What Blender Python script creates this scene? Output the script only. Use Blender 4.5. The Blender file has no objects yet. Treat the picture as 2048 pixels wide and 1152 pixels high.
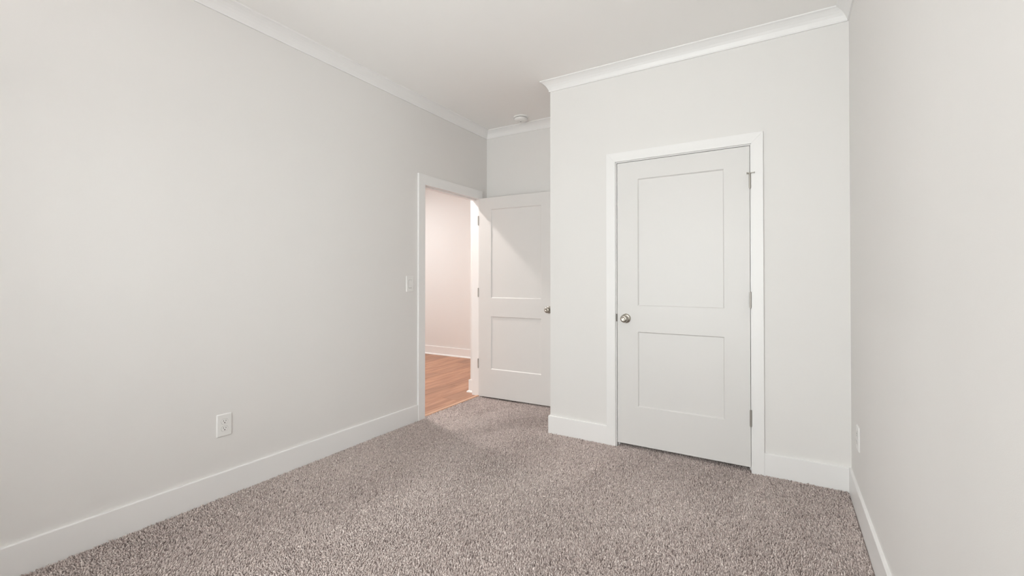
import bpy, bmesh, math
import numpy as np
from mathutils import Vector, Matrix

SC = bpy.context.scene
COL = SC.collection
R = math.radians

# ------------------------------------------------------------------ camera
CAM_H = 1.1955
cam_d = bpy.data.cameras.new('camera')
cam = bpy.data.objects.new('camera', cam_d)
COL.objects.link(cam)
cam_d.sensor_width = 36.0
cam_d.lens = 36.0 * 895.57 / 2048.0
cam_d.shift_y = -25.0 / 2048.0
cam_d.clip_start = 0.02
cam.location = (0, 0, CAM_H)
cam.rotation_euler = (R(90.483), 0, R(31.066))
SC.camera = cam

# ------------------------------------------------------------------ world (bright overcast sky), exposure
SKY_STRENGTH = 10.2
FILL_LAMP = 122.0
HALL_LAMP = 560.0
HALL_FILL = 460.0
world = bpy.data.worlds.new('overcast_sky')
SC.world = world
world.use_nodes = True
bg = world.node_tree.nodes['Background']
bg.inputs[0].default_value = (0.985, 0.99, 1.0, 1)
bg.inputs[1].default_value = SKY_STRENGTH

SC.view_settings.view_transform = 'Standard'
SC.view_settings.look = 'None'
SC.view_settings.gamma = 1.0
SC.view_settings.use_curve_mapping = False
SC.view_settings.exposure = 0.0
SC.cycles.max_bounces = 10
SC.cycles.diffuse_bounces = 7
SC.cycles.transparent_max_bounces = 10
SC.cycles.sample_clamp_indirect = 8.0
SC.cycles.use_denoising = True
SC.cycles.use_adaptive_sampling = True
SC.cycles.adaptive_threshold = 0.05

# ------------------------------------------------------------------ room dimensions (metres)
XL, XR = -2.655, 0.333          # left and right walls
YC, YD = 3.162, 3.894           # closet wall, back wall of the entry nook
YB = -0.75                      # window wall behind the camera
XE = -1.554                     # outer corner of the closet
H = 2.743                       # ceiling
WT = 0.102                      # wall thickness
XH = XL - WT                    # hall face of the left wall
BB_H, BB_T = 0.132, 0.013
CR_D, CR_P = 0.077, 0.063
# hall
HX0, HY0, HY1 = -5.7, 1.7, 5.489
STUB_X, STUB_Y = -2.836, 3.853
# openings
E_Y0, E_Y1, E_Z = 2.921, 3.772, 2.020       # entry door jamb faces
K_X0, K_X1, K_Z = -1.022, -0.1665, 2.0350   # closet jamb faces
W_X0, W_X1, W_Z0, W_Z1 = -1.95, -0.10, 0.40, 2.25

# portal in the window opening: helps sampling of the sky light
pd = bpy.data.lights.new('window_daylight', 'AREA')
pd.shape = 'RECTANGLE'; pd.size = W_X1 - W_X0; pd.size_y = W_Z1 - W_Z0
pd.cycles.is_portal = True
po = bpy.data.objects.new('window_daylight', pd)
COL.objects.link(po)
po.location = ((W_X0 + W_X1) / 2, YB - 0.14, (W_Z0 + W_Z1) / 2)
po.rotation_euler = (R(90), 0, R(0))

# ------------------------------------------------------------------ materials
def new_mat(name):
    m = bpy.data.materials.new(name); m.use_nodes = True
    nt = m.node_tree
    return m, nt, nt.nodes['Principled BSDF']

def lk(nt, a, b): nt.links.new(a, b)

def paint(name, col, rough, bump=0.0, scale=260.0, var=0.0):
    m, nt, p = new_mat(name)
    p.inputs['Base Color'].default_value = (*col, 1)
    p.inputs['Roughness'].default_value = rough
    tc = nt.nodes.new('ShaderNodeTexCoord')
    n = nt.nodes.new('ShaderNodeTexNoise'); n.inputs['Scale'].default_value = scale
    n.inputs['Detail'].default_value = 3
    lk(nt, tc.outputs['Object'], n.inputs['Vector'])
    if bump:
        b = nt.nodes.new('ShaderNodeBump'); b.inputs['Strength'].default_value = bump
        b.inputs['Distance'].default_value = 0.001
        lk(nt, n.outputs['Fac'], b.inputs['Height']); lk(nt, b.outputs['Normal'], p.inputs['Normal'])
    if var:
        n2 = nt.nodes.new('ShaderNodeTexNoise'); n2.inputs['Scale'].default_value = 1.3
        lk(nt, tc.outputs['Object'], n2.inputs['Vector'])
        mx = nt.nodes.new('ShaderNodeMix'); mx.data_type = 'RGBA'
        mx.inputs[6].default_value = (*[c * (1 - var) for c in col], 1)
        mx.inputs[7].default_value = (*[min(1, c * (1 + var)) for c in col], 1)
        lk(nt, n2.outputs['Fac'], mx.inputs[0]); lk(nt, mx.outputs[2], p.inputs['Base Color'])
    return m

def metal(name, col, rough):
    m, nt, p = new_mat(name)
    p.inputs['Base Color'].default_value = (*col, 1)
    p.inputs['Metallic'].default_value = 1.0
    tc = nt.nodes.new('ShaderNodeTexCoord')
    n = nt.nodes.new('ShaderNodeTexNoise'); n.inputs['Scale'].default_value = 400
    lk(nt, tc.outputs['Object'], n.inputs['Vector'])
    mr = nt.nodes.new('ShaderNodeMapRange')
    mr.inputs['To Min'].default_value = rough * 0.8; mr.inputs['To Max'].default_value = rough * 1.2
    lk(nt, n.outputs['Fac'], mr.inputs['Value']); lk(nt, mr.outputs['Result'], p.inputs['Roughness'])
    return m

M_WALL = paint('greige_wall_paint', (0.770, 0.757, 0.742), 0.65, 0.12, 420, 0.006)
M_CEIL = paint('flat_ceiling_paint', (0.915, 0.903, 0.888), 0.85, 0.10, 300, 0.006)
M_TRIM = paint('white_trim_enamel', (0.840, 0.834, 0.828), 0.38, 0.04, 160)
M_DOOR = paint('white_door_enamel', (0.720, 0.708, 0.695), 0.42, 0.05, 200)
M_PLASTIC = paint('white_plastic', (0.82, 0.815, 0.80), 0.32)
M_SLOT = paint('dark_slot', (0.03, 0.028, 0.026), 0.6)
M_GROOVE = paint('grey_groove', (0.34, 0.33, 0.32), 0.6)
M_NICKEL = metal('satin_nickel', (0.47, 0.44, 0.39), 0.30)
M_HINGE = metal('satin_nickel_hinge', (0.50, 0.48, 0.45), 0.36)
M_DARK = metal('dark_latch_steel', (0.16, 0.145, 0.13), 0.4)
M_VINYL = paint('white_window_vinyl', (0.82, 0.82, 0.82), 0.35)
M_RUBBER = paint('white_rubber_tip', (0.70, 0.69, 0.67), 0.7)

def carpet_mat():
    m, nt, p = new_mat('mauve_taupe_carpet_yarn')
    p.inputs['Roughness'].default_value = 1.0
    p.inputs['Specular IOR Level'].default_value = 0.1
    at = nt.nodes.new('ShaderNodeAttribute'); at.attribute_name = 'yarn'
    r = nt.nodes.new('ShaderNodeValToRGB')
    e = r.color_ramp.elements
    e[0].position = 0.0; e[0].color = (0.255, 0.208, 0.196, 1)
    e[1].position = 1.0; e[1].color = (0.880, 0.795, 0.755, 1)
    x = e.new(0.35); x.color = (0.52, 0.440, 0.415, 1)
    x = e.new(0.75); x.color = (0.71, 0.620, 0.588, 1)
    lk(nt, at.outputs['Fac'], r.inputs['Fac'])
    lk(nt, r.outputs['Color'], p.inputs['Base Color'])
    return m
M_PILE = carpet_mat()

def backing_mat():
    m, nt, p = new_mat('carpet_backing')
    p.inputs['Roughness'].default_value = 1.0
    p.inputs['Specular IOR Level'].default_value = 0.05
    tc = nt.nodes.new('ShaderNodeTexCoord')
    n = nt.nodes.new('ShaderNodeTexNoise'); n.inputs['Scale'].default_value = 140; n.inputs['Detail'].default_value = 4
    lk(nt, tc.outputs['Object'], n.inputs['Vector'])
    r = nt.nodes.new('ShaderNodeValToRGB')
    r.color_ramp.elements[0].position = 0.3; r.color_ramp.elements[0].color = (0.20, 0.165, 0.155, 1)
    r.color_ramp.elements[1].position = 0.7; r.color_ramp.elements[1].color = (0.52, 0.44, 0.41, 1)
    lk(nt, n.outputs['Fac'], r.inputs['Fac']); lk(nt, r.outputs['Color'], p.inputs['Base Color'])
    return m
M_BACK = backing_mat()

def wood_mat(name, dark, mid, light):
    m, nt, p = new_mat(name)
    p.inputs['Roughness'].default_value = 0.42
    tc = nt.nodes.new('ShaderNodeTexCoord')
    oi = nt.nodes.new('ShaderNodeObjectInfo')
    ad = nt.nodes.new('ShaderNodeVectorMath'); ad.operation = 'ADD'
    sc = nt.nodes.new('ShaderNodeVectorMath'); sc.operation = 'SCALE'; sc.inputs[3].default_value = 37.0
    cx = nt.nodes.new('ShaderNodeCombineXYZ')
    for i in range(3): lk(nt, oi.outputs['Random'], cx.inputs[i])
    lk(nt, cx.outputs[0], sc.inputs[0])
    lk(nt, tc.outputs['Object'], ad.inputs[0]); lk(nt, sc.outputs[0], ad.inputs[1])
    mp = nt.nodes.new('ShaderNodeMapping'); mp.inputs['Scale'].default_value = (22, 1.7, 22)
    lk(nt, ad.outputs[0], mp.inputs['Vector'])
    n = nt.nodes.new('ShaderNodeTexNoise'); n.inputs['Scale'].default_value = 1.0
    n.inputs['Detail'].default_value = 7; n.inputs['Roughness'].default_value = 0.62
    n.inputs['Distortion'].default_value = 0.8
    lk(nt, mp.outputs[0], n.inputs['Vector'])
    r = nt.nodes.new('ShaderNodeValToRGB')
    r.color_ramp.elements[0].position = 0.28; r.color_ramp.elements[0].color = (*dark, 1)
    r.color_ramp.elements[1].position = 0.72; r.color_ramp.elements[1].color = (*light, 1)
    x = r.color_ramp.elements.new(0.5); x.color = (*mid, 1)
    lk(nt, n.outputs['Fac'], r.inputs['Fac'])
    hv = nt.nodes.new('ShaderNodeHueSaturation')
    mr = nt.nodes.new('ShaderNodeMapRange'); mr.inputs['To Min'].default_value = 0.86; mr.inputs['To Max'].default_value = 1.12
    lk(nt, oi.outputs['Random'], mr.inputs['Value']); lk(nt, mr.outputs['Result'], hv.inputs['Value'])
    lk(nt, r.outputs['Color'], hv.inputs['Color']); lk(nt, hv.outputs['Color'], p.inputs['Base Color'])
    b = nt.nodes.new('ShaderNodeBump'); b.inputs['Strength'].default_value = 0.08; b.inputs['Distance'].default_value = 0.001
    lk(nt, n.outputs['Fac'], b.inputs['Height']); lk(nt, b.outputs['Normal'], p.inputs['Normal'])
    return m
M_WOOD = wood_mat('warm_oak_plank', (0.28, 0.130, 0.075), (0.42, 0.215, 0.130), (0.54, 0.300, 0.190))
M_WOODSTRIP = wood_mat('oak_threshold', (0.58, 0.34, 0.22), (0.70, 0.44, 0.30), (0.80, 0.54, 0.38))

def lamp_mat(name, col, s):
    m = bpy.data.materials.new(name); m.use_nodes = True
    nt = m.node_tree; nt.nodes.remove(nt.nodes['Principled BSDF'])
    e = nt.nodes.new('ShaderNodeEmission'); e.inputs[0].default_value = (*col, 1); e.inputs[1].default_value = s
    lk(nt, e.outputs[0], nt.nodes['Material Output'].inputs[0])
    return m
M_FILL = lamp_mat('fill_lamp_diffuser', (1.0, 0.975, 0.96), FILL_LAMP)
M_HFILL = lamp_mat('hall_fill_diffuser', (0.945, 0.975, 1.0), HALL_FILL)
M_HLAMP = lamp_mat('lit_hall_diffuser', (1.0, 0.935, 0.895), HALL_LAMP)

def glass_mat():
    m = bpy.data.materials.new('window_glass'); m.use_nodes = True
    nt = m.node_tree; nt.nodes.remove(nt.nodes['Principled BSDF'])
    t = nt.nodes.new('ShaderNodeBsdfTransparent'); t.inputs[0].default_value = (0.93, 0.95, 0.94, 1)
    g = nt.nodes.new('ShaderNodeBsdfGlossy'); g.inputs['Roughness'].default_value = 0.02
    fr = nt.nodes.new('ShaderNodeFresnel'); fr.inputs[0].default_value = 1.45
    mx = nt.nodes.new('ShaderNodeMixShader')
    lk(nt, fr.outputs[0], mx.inputs[0]); lk(nt, t.outputs[0], mx.inputs[1]); lk(nt, g.outputs[0], mx.inputs[2])
    lk(nt, mx.outputs[0], nt.nodes['Material Output'].inputs[0])
    return m
M_GLASS = glass_mat()

# ------------------------------------------------------------------ helpers
def obj(name, bm, mat, parent=None, bevel=0.0, smooth=False):
    bmesh.ops.recalc_face_normals(bm, faces=bm.faces[:])
    if bevel:
        bmesh.ops.bevel(bm, geom=[e for e in bm.edges if e.calc_face_angle(0) > 0.6], offset=bevel,
                        segments=2, profile=0.6, affect='EDGES', clamp_overlap=True)
    me = bpy.data.meshes.new(name); bm.to_mesh(me); bm.free()
    me.materials.append(mat)
    if smooth:
        for p in me.polygons: p.use_smooth = True
    o = bpy.data.objects.new(name, me); COL.objects.link(o)
    if parent: o.parent = parent
    return o

def tag(o, label=None, cat=None, kind=None, group=None):
    if label: o['label'] = label
    if cat: o['category'] = cat
    if kind: o['kind'] = kind
    if group: o['group'] = group
    return o

def empty(name, loc=(0, 0, 0), rz=0.0):
    o = bpy.data.objects.new(name, None); COL.objects.link(o)
    o.location = loc; o.rotation_euler = (0, 0, rz); o.empty_display_size = 0.1
    return o

def add_box(bm, x0, x1, y0, y1, z0, z1):
    vs = [bm.verts.new((x, y, z)) for x in (x0, x1) for y in (y0, y1) for z in (z0, z1)]
    for f in ((0, 1, 3, 2), (4, 6, 7, 5), (0, 4, 5, 1), (2, 3, 7, 6), (0, 2, 6, 4), (1, 5, 7, 3)):
        bm.faces.new([vs[i] for i in f])
    return bm

def box(*a):
    return add_box(bmesh.new(), *a)

def prism(pts, ax, lo, hi):
    """polygon pts in the two axes other than ax, extruded along ax"""
    bm = bmesh.new()
    def P(p, v):
        c = list(p); c.insert(ax, v); return bm.verts.new(c)
    A = [P(p, lo) for p in pts]; B = [P(p, hi) for p in pts]
    bm.faces.new(A); bm.faces.new(B)
    n = len(pts)
    for i in range(n): bm.faces.new((A[i], A[(i + 1) % n], B[(i + 1) % n], B[i]))
    return bm

def lathe(profile, seg=32, axis='Z'):
    bm = bmesh.new(); rings = []
    for (r, z) in profile:
        if r < 1e-6: rings.append([bm.verts.new((0, 0, z))])
        else: rings.append([bm.verts.new((r * math.cos(2 * math.pi * k / seg), r * math.sin(2 * math.pi * k / seg), z)) for k in range(seg)])
    for a, b in zip(rings, rings[1:]):
        for k in range(seg):
            q = [a[k % len(a)], a[(k + 1) % len(a)], b[(k + 1) % len(b)], b[k % len(b)]]
            u = []
            for v in q:
                if v not in u: u.append(v)
            if len(u) > 2:
                try: bm.faces.new(u)
                except ValueError: pass
    if axis == '-Y': bmesh.ops.rotate(bm, verts=bm.verts[:], cent=(0, 0, 0), matrix=Matrix.Rotation(R(90), 3, 'X'))
    if axis == '+X': bmesh.ops.rotate(bm, verts=bm.verts[:], cent=(0, 0, 0), matrix=Matrix.Rotation(R(90), 3, 'Y'))
    return bm

def cyl(bm, p, q, r, seg=12):
    p = Vector(p); q = Vector(q); d = q - p
    res = bmesh.ops.create_cone(bm, cap_ends=True, segments=seg, radius1=r, radius2=r, depth=d.length)
    bmesh.ops.transform(bm, verts=res['verts'], matrix=Matrix.Translation((p + q) / 2) @ d.to_track_quat('Z', 'Y').to_matrix().to_4x4())
    return bm

def sweep(name, A, B, n, prof, sa, sb, mat, parent=None, kind='structure'):
    """run a profile [(out from wall, z)] from A to B along a wall with room-side normal n.
    sa, sb: +1 inner-corner mitre, -1 outer-corner mitre, 0 square end"""
    A = Vector((*A, 0)); B = Vector((*B, 0)); n = Vector((*n, 0)); t = (B - A).normalized()
    bm = bmesh.new()
    va = [bm.verts.new(A + t * (sa * p) + n * p + Vector((0, 0, z))) for p, z in prof]
    vb = [bm.verts.new(B - t * (sb * p) + n * p + Vector((0, 0, z))) for p, z in prof]
    k = len(prof)
    bm.faces.new(va); bm.faces.new(vb)
    for i in range(k): bm.faces.new((va[i], va[(i + 1) % k], vb[(i + 1) % k], vb[i]))
    o = obj(name, bm, mat, parent)
    if parent is None and kind: o['kind'] = kind
    return o

def wall(name, bm, label, mat=None):
    return tag(obj(name, bm, mat or M_WALL), label, kind='structure')

# ------------------------------------------------------------------ room shell
FZ = -0.010     # carpet backing level; the pile tops out just above zero
fb = bmesh.new()
add_box(fb, XL - 0.012, XR, YB, YD, FZ - 0.06, FZ)
tag(obj('floor', fb, M_BACK), 'carpeted bedroom floor under the mauve taupe pile', kind='structure')
cb = bmesh.new(); add_box(cb, XL, XR, YB, YD, H, H + 0.1)
tag(obj('ceiling', cb, M_CEIL), 'flat off-white bedroom ceiling', kind='structure')

wb = bmesh.new()
add_box(wb, XH, XL, YB - 0.12, E_Y0 - 0.018, FZ - 0.06, H + 0.1)
add_box(wb, XH, XL, E_Y1 + 0.018, YD + WT, FZ - 0.06, H + 0.1)
add_box(wb, XH, XL, E_Y0 - 0.018, E_Y1 + 0.018, E_Z + 0.018, H + 0.1)
wall('wall_left', wb, 'long light greige left wall with the open doorway at its far end')
wall('wall_right', box(XR, XR + WT, YB - 0.12, YD + WT, FZ - 0.06, H + 0.1), 'light greige right wall beside the closet door')
wall('wall_nook', box(XL, XR, YD, YD + WT, FZ - 0.06, H + 0.1), 'greige end wall of the entry nook behind the open door')
kb = bmesh.new()
add_box(kb, XE, K_X0 - 0.018, YC, YC + WT, FZ - 0.06, H)
add_box(kb, K_X1 + 0.018, XR, YC, YC + WT, FZ - 0.06, H)
add_box(kb, K_X0 - 0.018, K_X1 + 0.018, YC, YC + WT, K_Z + 0.018, H)
wall('wall_closet', kb, 'greige closet wall holding the closed white two-panel door')
wall('wall_closet_side', box(XE, XE + WT, YC + WT, YD, FZ - 0.06, H), 'side wall of the closet facing the entry nook')
rb = bmesh.new()
add_box(rb, XL, W_X0, YB - 0.12, YB, FZ - 0.06, H + 0.1)
add_box(rb, W_X1, XR, YB - 0.12, YB, FZ - 0.06, H + 0.1)
add_box(rb, W_X0, W_X1, YB - 0.12, YB, FZ - 0.06, W_Z0)
add_box(rb, W_X0, W_X1, YB - 0.12, YB, W_Z1, H + 0.1)
wall('wall_window', rb, 'greige wall behind the camera holding the bedroom window')

# hall
wall('wall_hall_far', box(HX0, STUB_X, HY1, HY1 + 0.1, -0.08, H + 0.1), 'white hall wall seen through the open doorway')
wall('wall_hall_corner', box(STUB_X, XH, STUB_Y, HY1 + 0.1, -0.08, H + 0.1), 'narrow white hall wall corner just past the doorway')
wall('wall_hall_left', box(HX0 - 0.1, HX0, HY0, HY1 + 0.1, -0.08, H + 0.1), 'far left end wall of the hall')
wall('wall_hall_near', box(HX0, XH, HY0 - 0.1, HY0, -0.08, H + 0.1), 'near end wall of the hall')
tag(obj('ceiling_hall', box(HX0, XH, HY0, HY1, H, H + 0.1), M_CEIL), 'white ceiling of the hall outside the doorway', kind='structure')

# hall floor: every plank a piece of its own
hf = tag(obj('floor_hall', box(HX0, XL - 0.045, HY0, HY1, -0.06, -0.008), M_GROOVE), 'warm oak plank floor of the hall', kind='structure')
PW, PL = 0.182, 1.22
rng = np.random.default_rng(4)
pm_cache = {}
x = XH + 0.062
row = 0
while x > HX0:
    x1 = max(x - PW, HX0)
    y = HY0 - rng.uniform(0.05, PL - 0.05)
    while y < HY1:
        a, b_ = max(y, HY0), min(y + PL, HY1)
        y += PL
        if x > XH + 0.001:      # the row that runs into the doorway
            a, b_ = max(a, E_Y0), min(b_, E_Y1)
        if b_ - a < 0.02: continue
        segs = [(a, b_, x1, x)]
        if x > XH + 0.001: segs = [(a, b_, max(x1, XH), x)]
        for (sa, sb, u0, u1) in segs:
            key = (round(u1 - u0, 4), round(sb - sa, 4))
            if key not in pm_cache:
                o = obj('plank', box(-(u1 - u0) / 2 + 0.0006, (u1 - u0) / 2 - 0.0006, -(sb - sa) / 2 + 0.0006, (sb - sa) / 2 - 0.0006, -0.008, 0.0),
                        M_WOOD, hf, bevel=0.0012)
                pm_cache[key] = o.data
            else:
                o = bpy.data.objects.new('plank', pm_cache[key]); COL.objects.link(o); o.parent = hf
            o.location = ((u0 + u1) / 2, (sa + sb) / 2, 0.0)
    if x > XH + 0.001: x = XH
    else: x = x1
    row += 1

tp = [(XL - 0.050, -0.008), (XL - 0.012, -0.008), (XL - 0.012, 0.003), (XL - 0.016, 0.0055), (XL - 0.038, 0.0055), (XL - 0.050, 0.001)]
bm = bmesh.new()
A = [bm.verts.new((p[0], E_Y0, p[1])) for p in tp]; B = [bm.verts.new((p[0], E_Y1, p[1])) for p in tp]
bm.faces.new(A); bm.faces.new(B)
for i in range(len(tp)): bm.faces.new((A[i], A[(i + 1) % len(tp)], B[(i + 1) % len(tp)], B[i]))
tag(obj('trim_9', bm, M_WOODSTRIP), 'thin oak transition strip between the hall planks and the carpet', kind='structure')

# ------------------------------------------------------------------ crown moulding
crown = [(0, 0), (CR_P, 0), (CR_P, -0.007), (0.052, -0.0115), (0.040, -0.020), (0.028, -0.032),
         (0.0185, -0.046), (0.0115, -0.061), (0.0085, -0.068), (0.0085, -CR_D), (0, -CR_D)]
CRP = [(p, H + z) for p, z in crown]
def crown_run(n, A, B, nn, sa, sb, label):
    tag(sweep('trim_%d' % n, A, B, nn, CRP, sa, sb, M_TRIM), label)
crown_run(1, (XL, YB), (XL, YD), (1, 0), 1, 1, 'white cove crown moulding along the top of the left wall')
crown_run(2, (XL, YD), (XE, YD), (0, -1), 1, 1, 'white crown moulding over the entry nook behind the smoke detector')
crown_run(3, (XE, YD), (XE, YC), (-1, 0), 1, -1, 'white crown moulding on the nook side of the closet')
crown_run(4, (XE, YC), (XR, YC), (0, -1), -1, 1, 'white crown moulding above the closet door')
crown_run(5, (XR, YC), (XR, YB), (-1, 0), 1, 1, 'white crown moulding along the top of the right wall')
crown_run(6, (XR, YB), (XL, YB), (0, 1), 1, 1, 'white crown moulding over the window wall')

# ------------------------------------------------------------------ baseboards
BZ = -0.009
bbp = [(0, BZ), (BB_T, BZ), (BB_T, BB_H - 0.003), (BB_T - 0.002, BB_H), (0, BB_H)]
E_CW, K_CW = 0.080, 0.0655          # casing widths
RV = 0.006
def base(name, A, B, nn, sa, sb, label, prof=bbp):
    return tag(sweep(name, A, B, nn, prof, sa, sb, M_TRIM), label)
base('baseboard_left', (XL, YB), (XL, E_Y0 + RV - E_CW), (1, 0), 1, 0, 'tall flat white baseboard along the left wall')
base('baseboard_nook', (XL, YD), (XE, YD), (0, -1), 1, 1, 'flat white baseboard behind the open entry door')
base('baseboard_closet_side', (XE, YD), (XE, YC), (-1, 0), 1, -1, 'flat white baseboard on the nook side of the closet')
base('baseboard_closet', (XE, YC), (K_X0 - RV - K_CW, YC), (0, -1), -1, 0, 'short white baseboard between the closet corner and the closet door casing')
base('baseboard_closet_right', (K_X1 + RV + K_CW, YC), (XR, YC), (0, -1), 0, 1, 'short white baseboard between the closet door casing and the right wall')
base('baseboard_right', (XR, YC), (XR, YB), (-1, 0), 1, 1, 'flat white baseboard along the right wall')
base('baseboard_window', (XR, YB), (XL, YB), (0, 1), 1, 1, 'flat white baseboard under the bedroom window')
# hall baseboards with shoe moulding
hbp = [(0, 0), (0.014, 0), (0.014, BB_H - 0.003), (0.012, BB_H), (0, BB_H)]
shoe = [(0.014, 0.0), (0.031, 0.0), (0.030, 0.008), (0.026, 0.014), (0.020, 0.018), (0.014, 0.0195)]
def hbase(name, A, B, nn, sa, sb, label):
    o = base(name, A, B, nn, sa, sb, label, hbp)
    sweep('shoe_moulding', A, B, nn, shoe, sa, sb, M_TRIM, parent=o)
hbase('baseboard_hall_far', (STUB_X, HY1), (HX0, HY1), (0, -1), 1, 1, 'white hall baseboard with shoe moulding on the far hall wall')
hbase('baseboard_hall_corner', (XH - 0.0005, STUB_Y), (STUB_X, STUB_Y), (0, -1), 0, -1, 'white baseboard end with shoe moulding on the hall corner by the doorway')
hbase('baseboard_hall_side', (STUB_X, STUB_Y), (STUB_X, HY1), (-1, 0), -1, 1, 'white hall baseboard running back from the corner by the doorway')
hbase('baseboard_hall_left', (HX0, HY1), (HX0, HY0), (1, 0), 1, 1, 'white baseboard on the far left hall wall')
hbase('baseboard_hall_near', (HX0, HY0), (XH, HY0), (0, 1), 1, 1, 'white baseboard on the near hall wall')
hbase('baseboard_hall_door', (XH, HY0), (XH, E_Y0 - 0.004), (-1, 0), 1, 0, 'white hall baseboard leading up to the doorway')

# ------------------------------------------------------------------ door casings with jambs
CT = 0.017
# closet casing, on the closet wall (faces -Y)
t = tag(empty('trim_7', (K_X0, YC, 0)), 'flat white casing and jamb around the closed closet door', kind='structure')
def put(o, loc):            # keep world coordinates when parented to an offset empty
    o.location = Vector(o.location) - Vector(loc); return o
L7 = (K_X0, YC, 0)
xi0, xi1, zi = K_X0 - RV, K_X1 + RV, K_Z + RV
xo0, xo1, zo = xi0 - K_CW, xi1 + K_CW, zi + K_CW
put(obj('side_casing', prism([(xo0, BZ), (xi0, BZ), (xi0, zi), (xo0, zo)], 1, YC - CT, YC), M_TRIM, t, bevel=0.0015), L7)
put(obj('side_casing', prism([(xi1, BZ), (xo1, BZ), (xo1, zo), (xi1, zi)], 1, YC - CT, YC), M_TRIM, t, bevel=0.0015), L7)
put(obj('head_casing', prism([(xi0, zi), (xi1, zi), (xo1, zo), (xo0, zo)], 1, YC - CT, YC), M_TRIM, t, bevel=0.0015), L7)
jb = bmesh.new()
add_box(jb, K_X0 - 0.018, K_X0, YC, YC + WT, BZ, K_Z + 0.018)
put(obj('side_jamb', jb, M_TRIM, t), L7)
put(obj('side_jamb', box(K_X1, K_X1 + 0.018, YC, YC + WT, BZ, K_Z + 0.018), M_TRIM, t), L7)
put(obj('head_jamb', box(K_X0, K_X1, YC, YC + WT, K_Z, K_Z + 0.018), M_TRIM, t), L7)
st = bmesh.new()
add_box(st, K_X0, K_X0 + 0.011, YC + 0.040, YC + 0.075, BZ, K_Z)
add_box(st, K_X1 - 0.011, K_X1, YC + 0.040, YC + 0.075, BZ, K_Z)
add_box(st, K_X0 + 0.011, K_X1 - 0.011, YC + 0.040, YC + 0.075, K_Z - 0.011, K_Z)
put(obj('door_stop_strip', st, M_TRIM, t), L7)
put(obj('strike_plate', box(K_X0 - 0.0035, K_X0 + 0.0008, YC - 0.002, YC + 0.030, 0.892, 0.946), M_DARK, t), L7)

# entry casing, on the left wall (faces +X)
L8 = (XL, E_Y0, 0)
t = tag(empty('trim_8', L8), 'flat white casing and jamb around the open doorway to the hall', kind='structure')
yi0, yi1, zi = E_Y0 + RV, E_Y1 - RV, 2.013
yi0, yi1 = E_Y0 + RV, E_Y1 + RV
yo0, yo1, zo = yi0 - E_CW, YD - 0.104, 2.101
put(obj('side_casing', prism([(yo0, BZ), (yi0, BZ), (yi0, zi), (yo0, zo)], 0, XL, XL + CT), M_TRIM, t, bevel=0.0015), L8)
put(obj('side_casing', prism([(yi1, BZ), (yo1, BZ), (yo1, zo), (yi1, zi)], 0, XL, XL + CT), M_TRIM, t, bevel=0.001), L8)
put(obj('head_casing', prism([(yi0, zi), (yi1, zi), (yo1, zo), (yo0, zo)], 0, XL, XL + CT), M_TRIM, t, bevel=0.0015), L8)
put(obj('side_jamb', box(XH, XL, E_Y0 - 0.018, E_Y0, -0.008, E_Z + 0.018), M_TRIM, t), L8)
put(obj('side_jamb', box(XH, XL, E_Y1, E_Y1 + 0.018, -0.008, E_Z + 0.018), M_TRIM, t), L8)
put(obj('head_jamb', box(XH, XL, E_Y0, E_Y1, E_Z, E_Z + 0.018), M_TRIM, t), L8)
st = bmesh.new()
add_box(st, XH + 0.010, XL - 0.042, E_Y0, E_Y0 + 0.011, 0.001, E_Z)
add_box(st, XH + 0.010, XL - 0.042, E_Y0 + 0.011, E_Y1 - 0.011, E_Z - 0.011, E_Z)
put(obj('door_stop_strip', st, M_TRIM, t), L8)

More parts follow.
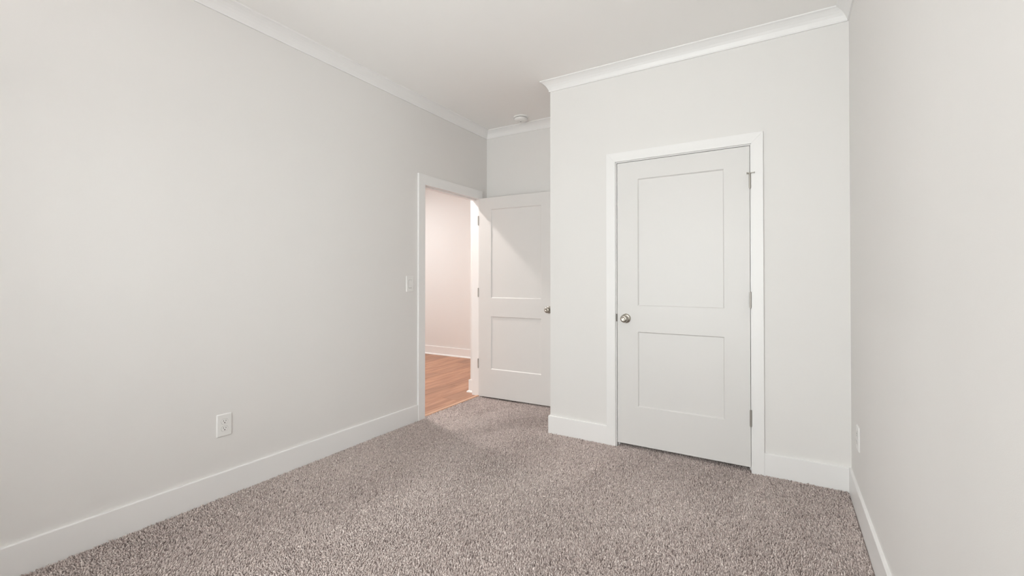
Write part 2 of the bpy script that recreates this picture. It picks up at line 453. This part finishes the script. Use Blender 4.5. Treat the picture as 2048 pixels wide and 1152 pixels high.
# ------------------------------------------------------------------ doors
DT = 0.035
def door_leaf(parent, W, Z0, Z1, s0, s1, panels):
    """two-panel moulded door; local x along the width, front face at y=0, back at y=DT; panels = [(z0, z1), ...]"""
    xs = [0, s0, W - s1, W]
    zs = [Z0] + [z for p in panels for z in p] + [Z1]
    bm = bmesh.new()
    bw, bd = 0.007, 0.0085
    cache = {}
    def V(x, y, z):
        k = (round(x, 5), round(y, 5), round(z, 5))
        if k not in cache: cache[k] = bm.verts.new(k)
        return cache[k]
    for (y, s) in ((0.0, 1), (DT, -1)):
        for i in range(3):
            for j in range(len(zs) - 1):
                x0, x1, z0, z1 = xs[i], xs[i + 1], zs[j], zs[j + 1]
                if i == 1 and j % 2 == 1:
                    yy = y + s * bd
                    o = [V(x0, y, z0), V(x1, y, z0), V(x1, y, z1), V(x0, y, z1)]
                    q = [V(x0 + bw, yy, z0 + bw), V(x1 - bw, yy, z0 + bw), V(x1 - bw, yy, z1 - bw), V(x0 + bw, yy, z1 - bw)]
                    for k in range(4): bm.faces.new((o[k], o[(k + 1) % 4], q[(k + 1) % 4], q[k]))
                else:
                    bm.faces.new((V(x0, y, z0), V(x1, y, z0), V(x1, y, z1), V(x0, y, z1)))
    for j in range(len(zs) - 1):
        for x in (0, W): bm.faces.new((V(x, 0, zs[j]), V(x, DT, zs[j]), V(x, DT, zs[j + 1]), V(x, 0, zs[j + 1])))
    for i in range(3):
        for z in (Z0, Z1): bm.faces.new((V(xs[i], 0, z), V(xs[i + 1], 0, z), V(xs[i + 1], DT, z), V(xs[i], DT, z)))
    for (z0, z1) in panels:     # inner lining of each opening closes the shell
        x0, x1 = s0 + bw, W - s1 - bw
        a0, a1, za, zb = bd, DT - bd, z0 + bw, z1 - bw
        for q in (((x0, za), (x1, za)), ((x1, za), (x1, zb)), ((x1, zb), (x0, zb)), ((x0, zb), (x0, za))):
            bm.faces.new((V(q[0][0], a0, q[0][1]), V(q[1][0], a0, q[1][1]), V(q[1][0], a1, q[1][1]), V(q[0][0], a1, q[0][1])))
    obj('leaf', bm, M_DOOR, parent)
    for (z0, z1) in panels:
        obj('panel', box(s0 + bw - 0.0005, W - s1 - bw + 0.0005, bd - 0.0002, DT - bd + 0.0002, z0 + bw - 0.0005, z1 - bw + 0.0005), M_DOOR, parent)

def knob(parent, x, z, side):
    """side -1: in front of y=0; +1: behind y=DT"""
    prof_rose = [(0, 0), (0.0330, 0), (0.0335, 0.003), (0.0315, 0.0065), (0.024, 0.0095), (0.0145, 0.0105), (0.0, 0.0105)]
    prof_knob = [(0, 0.010), (0.0115, 0.010), (0.0108, 0.020), (0.0122, 0.027), (0.0185, 0.033), (0.0245, 0.0395), (0.0272, 0.0465),
                 (0.0268, 0.053), (0.0235, 0.0585), (0.0165, 0.0625), (0.0125, 0.0628), (0.0115, 0.0618), (0.0060, 0.0622), (0, 0.0623)]
    e = obj('knob', lathe(prof_knob, 36, '-Y'), M_NICKEL, parent, smooth=True)
    r = obj('rose', lathe(prof_rose, 36, '-Y'), M_NICKEL, e, smooth=True)
    e.location = (x, 0.0 if side < 0 else DT, z)
    if side > 0: e.rotation_euler = (0, 0, math.pi)
    e['label'] = 'round satin nickel door knob'
    return e

def hinge(parent, x, y, z0, z1, dirn, stop=False):
    """barrel at x, y from z0 to z1 with finials, and the leaves that sink into door and jamb"""
    bm = bmesh.new(); r = 0.0062
    n = 5; gap = 0.0008; L = (z1 - z0)
    for i in range(n):
        cyl(bm, (x, y, z0 + L * i / n + gap / 2), (x, y, z0 + L * (i + 1) / n - gap / 2), r, 14)
    cyl(bm, (x, y, z0), (x, y, z1), r * 0.75, 10)
    h = obj('hinge', bm, M_HINGE, parent)
    h['label'] = 'satin nickel hinge barrel'
    pb = bmesh.new()
    cyl(pb, (x, y, z1), (x, y, z1 + 0.004), r * 0.9, 12); cyl(pb, (x, y, z0 - 0.004), (x, y, z0), r * 0.7, 12)
    obj('hinge_pin', pb, M_HINGE, h)
    if stop:
        sb = bmesh.new(); zz = z1 + 0.005
        cyl(sb, (x, y, zz - 0.002), (x, y, zz + 0.004), 0.0085, 14)
        cyl(sb, (x, y - 0.005, zz + 0.001), (x + 0.023, y - 0.010, zz + 0.001), 0.0024, 10)
        cyl(sb, (x, y - 0.003, zz + 0.001), (x - 0.013, y - 0.006, zz + 0.001), 0.0036, 10)
        cyl(sb, (x - 0.013, y - 0.006, zz + 0.001), (x - 0.017, y - 0.007, zz + 0.001), 0.0062, 12)
        s = obj('hinge_pin_stop', sb, M_NICKEL, h); s['label'] = 'small hinge pin door stop with two arms'
        tb = bmesh.new(); cyl(tb, (x + 0.022, y - 0.0098, zz + 0.001), (x + 0.027, y - 0.0108, zz + 0.001), 0.0048, 12)
        obj('bumper', tb, M_HINGE, h)
    return h

PAN = [(0.297, 0.8254), (1.0070, 1.9055)]
# closet door: closed, hinged on its right side
DX0 = -1.0180; DW = 0.8485
d1 = tag(empty('door_1', (DX0, YC + 0.003, 0)), 'closed white two-panel closet door with nickel knob on its left', kind='structure')
door_leaf(d1, DW, 0.0245, 2.0315, 0.147, 0.147, PAN)
knob(d1, 0.0635, 0.9165, -1)
for i, (z0, z1) in enumerate(((0.284, 0.381), (1.019, 1.113), (1.764, 1.850))):
    hinge(d1, DW + 0.0022, -0.0180, z0, z1, 1, stop=(i == 2))
obj('latch_plate', box(-0.0022, -0.0002, 0.003, 0.030, 0.890, 0.948), M_DARK, d1)

# entry door: swung a little past square into the nook, hinged on the far jamb
PX, PY = XL + 0.0085, E_Y1 - 0.001
d2 = tag(empty('door_2', (PX, PY, 0), R(2.0)), 'white two-panel entry door standing open against the nook wall', kind='structure')
n0 = set(bpy.data.objects)
door_leaf(d2, DW, 0.0150, 2.0160, 0.147, 0.147, [(0.296, 0.8235), (1.0082, 1.8975)])
knob(d2, DW - 0.0635, 0.9115, -1)
knob(d2, DW - 0.0635, 0.9115, 1)
obj('latch_plate', box(DW + 0.0001, DW + 0.0018, 0.005, 0.030, 0.885, 0.943), M_HINGE, d2)
for (z0, z1) in ((0.297, 0.386), (1.018, 1.104), (1.748, 1.837)):
    hinge(d2, -0.0015, 0.0005, z0, z1, 1)
# shift leaf parts so that the hinge pin is the origin (the leaf sits in front of the pin line)
for o in set(bpy.data.objects) - n0:
    if o.parent is d2 and o.name.split('.')[0] not in ('hinge',):
        o.location = Vector(o.location) + Vector((0.003, -0.043, 0))
    elif o.parent is d2:
        o.location = Vector(o.location) + Vector((0.0, -0.044, 0))

# ------------------------------------------------------------------ carpet pile
def smooth_noise(x, y, seed, fx, fy, n=7):
    g = np.random.default_rng(seed); v = np.zeros_like(x)
    for _ in range(n):
        a = g.uniform(0, 6.283); kx = g.normal(0, fx); ky = g.normal(0, fy)
        v += np.sin(kx * x + ky * y + a)
    return v / math.sqrt(n / 2)

def pile():
    g = np.random.default_rng(11)
    S = 0.0068
    P = []
    def region(x0, x1, y0, y1, s):
        nx, ny = int((x1 - x0) / s), int((y1 - y0) / s)
        gx, gy = np.meshgrid(np.arange(nx), np.arange(ny))
        X = x0 + (gx + 0.5 + 0.5 * (gy % 2) + g.uniform(-0.42, 0.42, gx.shape)) * (x1 - x0) / (nx + 0.5)
        Y = y0 + (gy + 0.5 + g.uniform(-0.42, 0.42, gx.shape)) * (y1 - y0) / ny
        P.append(np.stack([X.ravel(), Y.ravel()], 1))
    e = BB_T + 0.0035
    region(XL + e, XR - e, 0.25, 1.25, S)
    region(XL + e, XR - e, 1.25, YC - e, S)
    region(XL + e, XE - e, YC - e, YD - e, 0.0076)
    region(K_X0 + 0.004, K_X1 - 0.004, YC - e, YC + 0.085, S)
    region(XL - 0.010, XL + e, E_Y0 + 0.012, E_Y1 - 0.004, S)
    P = np.concatenate(P)
    x, y = P[:, 0], P[:, 1]; n = len(P)
    # brushed streaks: the pile leans one way or the other in long patches
    wx = x + 0.10 * smooth_noise(x, y, 5, 3, 3)
    lean_y = np.tanh(0.9 * smooth_noise(wx, y, 1, 9.0, 2.2)) * 0.0062
    lean_x = np.tanh(0.8 * smooth_noise(wx, y, 2, 6.0, 3.0)) * 0.0036
    # scuffed streaks where the pile stands open and uneven
    scuff = np.clip(smooth_noise(wx, y, 21, 7.5, 2.4, 9) - 0.55, 0, 1.2)
    hgt = 0.0010 * smooth_noise(x, y, 3, 14, 8) + g.normal(0, 0.0016, n) * (1 + 0.9 * scuff) - 0.0008 * scuff
    ang = g.uniform(0, 6.283, n)
    sc = g.uniform(0.80, 1.30, n) * (1 - 0.14 * np.minimum(scuff, 1))
    K = 3
    V = np.zeros((n, 2 * K + 1, 3))
    jit = 1 + 0.8 * scuff
    lx = lean_x + g.normal(0, 0.0020, n) * jit; ly = lean_y + g.normal(0, 0.0020, n) * jit
    for k in range(K):
        a = ang + 2 * math.pi * k / K
        V[:, k, 0] = x + 0.0034 * sc * np.cos(a); V[:, k, 1] = y + 0.0034 * sc * np.sin(a); V[:, k, 2] = FZ
        a2 = a + 0.7
        V[:, K + k, 0] = x + 0.6 * lx + 0.0040 * sc * np.cos(a2)
        V[:, K + k, 1] = y + 0.6 * ly + 0.0040 * sc * np.sin(a2)
        V[:, K + k, 2] = -0.0030 + 0.7 * hgt
    V[:, 2 * K, 0] = x + lx; V[:, 2 * K, 1] = y + ly; V[:, 2 * K, 2] = 0.0015 + hgt
    # keep the pile out of the skirtings
    inroom = y < YC - e
    V[..., 0] = np.where(inroom[:, None] & (x > XL + e)[:, None], np.clip(V[..., 0], XL + BB_T + 0.0004, XR - BB_T - 0.0004), V[..., 0])
    tri = []
    for k in range(K):
        k2 = (k + 1) % K
        tri += [(k, k2, K + k2), (k, K + k2, K + k), (K + k, K + k2, 2 * K)]
    tri = np.array(tri)
    F = (np.arange(n)[:, None, None] * (2 * K + 1) + tri[None]).reshape(-1, 3)
    me = bpy.data.meshes.new('carpet_pile')
    nv, nf = n * (2 * K + 1), len(F)
    me.vertices.add(nv); me.vertices.foreach_set('co', V.reshape(-1))
    me.loops.add(nf * 3); me.loops.foreach_set('vertex_index', F.reshape(-1).astype(np.int32))
    me.polygons.add(nf)
    me.polygons.foreach_set('loop_start', np.arange(0, nf * 3, 3, dtype=np.int32))
    me.polygons.foreach_set('loop_total', np.full(nf, 3, dtype=np.int32))
    me.update(calc_edges=True)
    me.polygons.foreach_set('use_smooth', np.ones(nf, dtype=bool))
    at = me.attributes.new('yarn', 'FLOAT', 'POINT')
    tone = np.clip(0.53 + g.normal(0, 0.20, n) + 0.03 * smooth_noise(x, y, 9, 4, 4), 0, 1)
    at.data.foreach_set('value', np.repeat(tone, 2 * K + 1).astype(np.float32))
    me.materials.append(M_PILE)
    o = bpy.data.objects.new('carpet_pile', me); COL.objects.link(o)
    tag(o, 'speckled mauve taupe cut pile carpet covering the bedroom floor', 'carpet', 'stuff')
    print('tufts', n, 'tris', nf)
pile()

# ------------------------------------------------------------------ wall outlets and switch
def rounded_plate(w, h, t, r=0.004):
    """plate in the local yz plane, face towards +x, with sloped rim"""
    bm = bmesh.new()
    pts = []
    for (sy, sz, a0) in ((1, 1, 0), (-1, 1, 90), (-1, -1, 180), (1, -1, 270)):
        for k in range(4):
            a = R(a0 + 30 * k)
            pts.append((sy * (w / 2 - r) + r * math.cos(a), sz * (h / 2 - r) + r * math.sin(a)))
    def ring(ins, x):
        fy, fz = (w / 2 - ins) / (w / 2), (h / 2 - ins) / (h / 2)
        return [bm.verts.new((x, p[0] * fy, p[1] * fz)) for p in pts]
    rs = [ring(0, 0), ring(0, t * 0.35), ring(0.0015, t * 0.7), ring(0.0045, t)]
    n = len(pts)
    for a, b in zip(rs, rs[1:]):
        for i in range(n): bm.faces.new((a[i], a[(i + 1) % n], b[(i + 1) % n], b[i]))
    bm.faces.new(rs[-1]); bm.faces.new(rs[0])
    return bm

def outlet(loc, rz, label):
    o = tag(empty('wall_outlet', loc, rz), label, 'outlet', group='duplex wall outlets')
    obj('cover_plate', rounded_plate(0.0795, 0.1240, 0.0062), M_PLASTIC, o)
    for sz in (1, -1):
        zc = sz * 0.0195
        # receptacle face: round with flat top and bottom
        pts = []
        for k in range(28):
            a = 2 * math.pi * k / 28
            pts.append((0.0172 * math.cos(a), max(-0.0140, min(0.0140, 0.0172 * math.sin(a))) + zc))
        gr = obj('receptacle_rim', prism([(p[0] * 1.06, zc + (p[1] - zc) * 1.06) for p in pts], 0, 0.0055, 0.0064), M_GROOVE, o)
        f = obj('receptacle', prism(pts, 0, 0.0055, 0.0076), M_PLASTIC, o)
        sl = bmesh.new()
        add_box(sl, 0.0070, 0.0080, -0.0074, -0.0052, zc + 0.0005, zc + 0.0085)
        obj('slot', sl, M_SLOT, f)
        obj('slot', box(0.0070, 0.0080, 0.0052, 0.0074, zc + 0.0012, zc + 0.0078), M_SLOT, f)
        gh = bmesh.new(); cyl(gh, (0.0070, 0, zc - 0.0062), (0.0080, 0, zc - 0.0062), 0.0029, 14)
        obj('ground_hole', gh, M_SLOT, f)
    sb = bmesh.new(); cyl(sb, (0.0055, 0, 0), (0.0072, 0, 0), 0.0030, 14)
    obj('screw', sb, M_PLASTIC, o)
    return o
outlet((XL, 1.310, 0.388), 0.0, 'white duplex outlet low on the left wall')
outlet((XR, 2.880, 0.383), math.pi, 'white duplex outlet low on the right wall beside the corner')

sw = tag(empty('light_switch', (XL, 2.7555, 1.1565)), 'white rocker light switch on the left wall beside the open doorway', 'light switch')
obj('cover_plate', rounded_plate(0.084, 0.131, 0.0062), M_PLASTIC, sw)
obj('rocker_gap', box(0.0050, 0.0064, -0.0180, 0.0180, -0.0345, 0.0345), M_SLOT, sw)
rk = bmesh.new()
rp = [(0.0050, -0.0325), (0.0105, -0.0325), (0.0078, 0.0), (0.0070, 0.0335), (0.0050, 0.0335)]
A = [rk.verts.new((p[0], -0.0168, p[1])) for p in rp]; B = [rk.verts.new((p[0], 0.0168, p[1])) for p in rp]
rk.faces.new(A); rk.faces.new(B)
for i in range(5): rk.faces.new((A[i], A[(i + 1) % 5], B[(i + 1) % 5], B[i]))
obj('rocker', rk, M_PLASTIC, sw)

# ------------------------------------------------------------------ smoke detector
sd = tag(empty('smoke_detector', (-2.125, 3.690, H)), 'round white smoke detector on the ceiling of the entry nook', 'smoke detector')
obj('base', lathe([(0, 0), (0.069, 0), (0.070, -0.003), (0.070, -0.011), (0.066, -0.0135), (0, -0.0135)], 48), M_PLASTIC, sd)
obj('vent_slot', lathe([(0, -0.013), (0.0585, -0.013), (0.0585, -0.0185), (0, -0.0185)], 48), M_GROOVE, sd)
obj('body', lathe([(0, -0.018), (0.062, -0.018), (0.0625, -0.022), (0.0600, -0.029), (0.0520, -0.0365), (0.0420, -0.0410), (0.0250, -0.0425), (0, -0.0425)], 48), M_PLASTIC, sd, smooth=False)
obj('test_button', lathe([(0, -0.0420), (0.0125, -0.0420), (0.0120, -0.0445), (0, -0.0448)], 24), M_PLASTIC, sd)
b = obj('indicator_light', lathe([(0, -0.0440), (0.0048, -0.0440), (0.0040, -0.0462), (0, -0.0466)], 12), M_SLOT, sd)

# ------------------------------------------------------------------ lamps (outside the frame: near hall downlight, plus added fill for room and far hall)
LX, LY = -0.85, -0.35
cl = tag(empty('added_fill_lamp', (LX, LY, FZ)), 'added torchiere-shaped fill light, out of view, shining up at the ceiling by the window wall', 'added fill lamp')  # unseen lamp added to bounce fill light off the ceiling
obj('base', lathe([(0, 0), (0.135, 0), (0.137, 0.006), (0.128, 0.016), (0.030, 0.024), (0, 0.024)], 40), M_NICKEL, cl)
rd = bmesh.new(); cyl(rd, (0, 0, 0.02), (0, 0, 1.755), 0.011, 14)
obj('pole', rd, M_NICKEL, cl)
obj('bowl', lathe([(0, 1.742), (0.05, 1.748), (0.11, 1.772), (0.150, 1.806), (0.168, 1.842), (0.165, 1.843), (0.147, 1.810), (0.108, 1.778), (0.05, 1.754), (0, 1.750)], 40), M_NICKEL, cl, smooth=True)
obj('diffuser', lathe([(0, 1.815), (0.08, 1.814), (0.148, 1.812)], 32), M_FILL, cl)
hl = tag(empty('hall_downlight', (-3.45, 3.21, H)), 'round recessed-style downlight on the hall ceiling near the doorway', 'ceiling light', group='hall downlights')
obj('trim_ring', lathe([(0.078, 0), (0.098, 0), (0.098, -0.003), (0.090, -0.007), (0.078, -0.007)], 40), M_PLASTIC, hl)
obj('diffuser', lathe([(0, -0.0045), (0.079, -0.0045)], 32), M_HLAMP, hl)

h2 = tag(empty('hall_downlight', (-5.10, 4.10, H)), 'added fill light shaped as a downlight, out of view at the far end of the hall ceiling', 'ceiling light', group='hall downlights')  # second hall light, added out of view to brighten the hall walls
obj('trim_ring', lathe([(0.078, 0), (0.098, 0), (0.098, -0.003), (0.090, -0.007), (0.078, -0.007)], 40), M_PLASTIC, h2)
obj('diffuser', lathe([(0, -0.0045), (0.079, -0.0045)], 32), M_HFILL, h2)

# ------------------------------------------------------------------ window behind the camera, lawn outside
w1 = tag(empty('window_1', ((W_X0 + W_X1) / 2, YB - 0.06, W_Z0)), 'white double-hung bedroom window behind the camera', kind='structure')
LW = w1.location[:]
fw = 0.05
fbm = bmesh.new()
add_box(fbm, W_X0, W_X0 + fw, YB - 0.10, YB - 0.03, W_Z0, W_Z1)
add_box(fbm, W_X1 - fw, W_X1, YB - 0.10, YB - 0.03, W_Z0, W_Z1)
add_box(fbm, W_X0 + fw, W_X1 - fw, YB - 0.10, YB - 0.03, W_Z0, W_Z0 + fw)
add_box(fbm, W_X0 + fw, W_X1 - fw, YB - 0.10, YB - 0.03, W_Z1 - fw, W_Z1)
put(obj('window_frame', fbm, M_VINYL, w1), LW)
put(obj('meeting_rail', box(W_X0 + fw, W_X1 - fw, YB - 0.09, YB - 0.04, 1.52, 1.56), M_VINYL, w1), LW)
put(obj('mullion', box((W_X0 + W_X1) / 2 - 0.03, (W_X0 + W_X1) / 2 + 0.03, YB - 0.095, YB - 0.035, W_Z0 + fw, W_Z1 - fw), M_VINYL, w1), LW)
for x0, x1 in ((W_X0 + fw, (W_X0 + W_X1) / 2 - 0.03), ((W_X0 + W_X1) / 2 + 0.03, W_X1 - fw)):
    for z0, z1 in ((W_Z0 + fw, 1.52), (1.56, W_Z1 - fw)):
        put(obj('pane', box(x0, x1, YB - 0.066, YB - 0.062, z0, z1), M_GLASS, w1), LW)
put(obj('window_sill', box(W_X0 - 0.04, W_X1 + 0.04, YB - 0.03, YB + 0.045, W_Z0 - 0.022, W_Z0), M_TRIM, w1), LW)
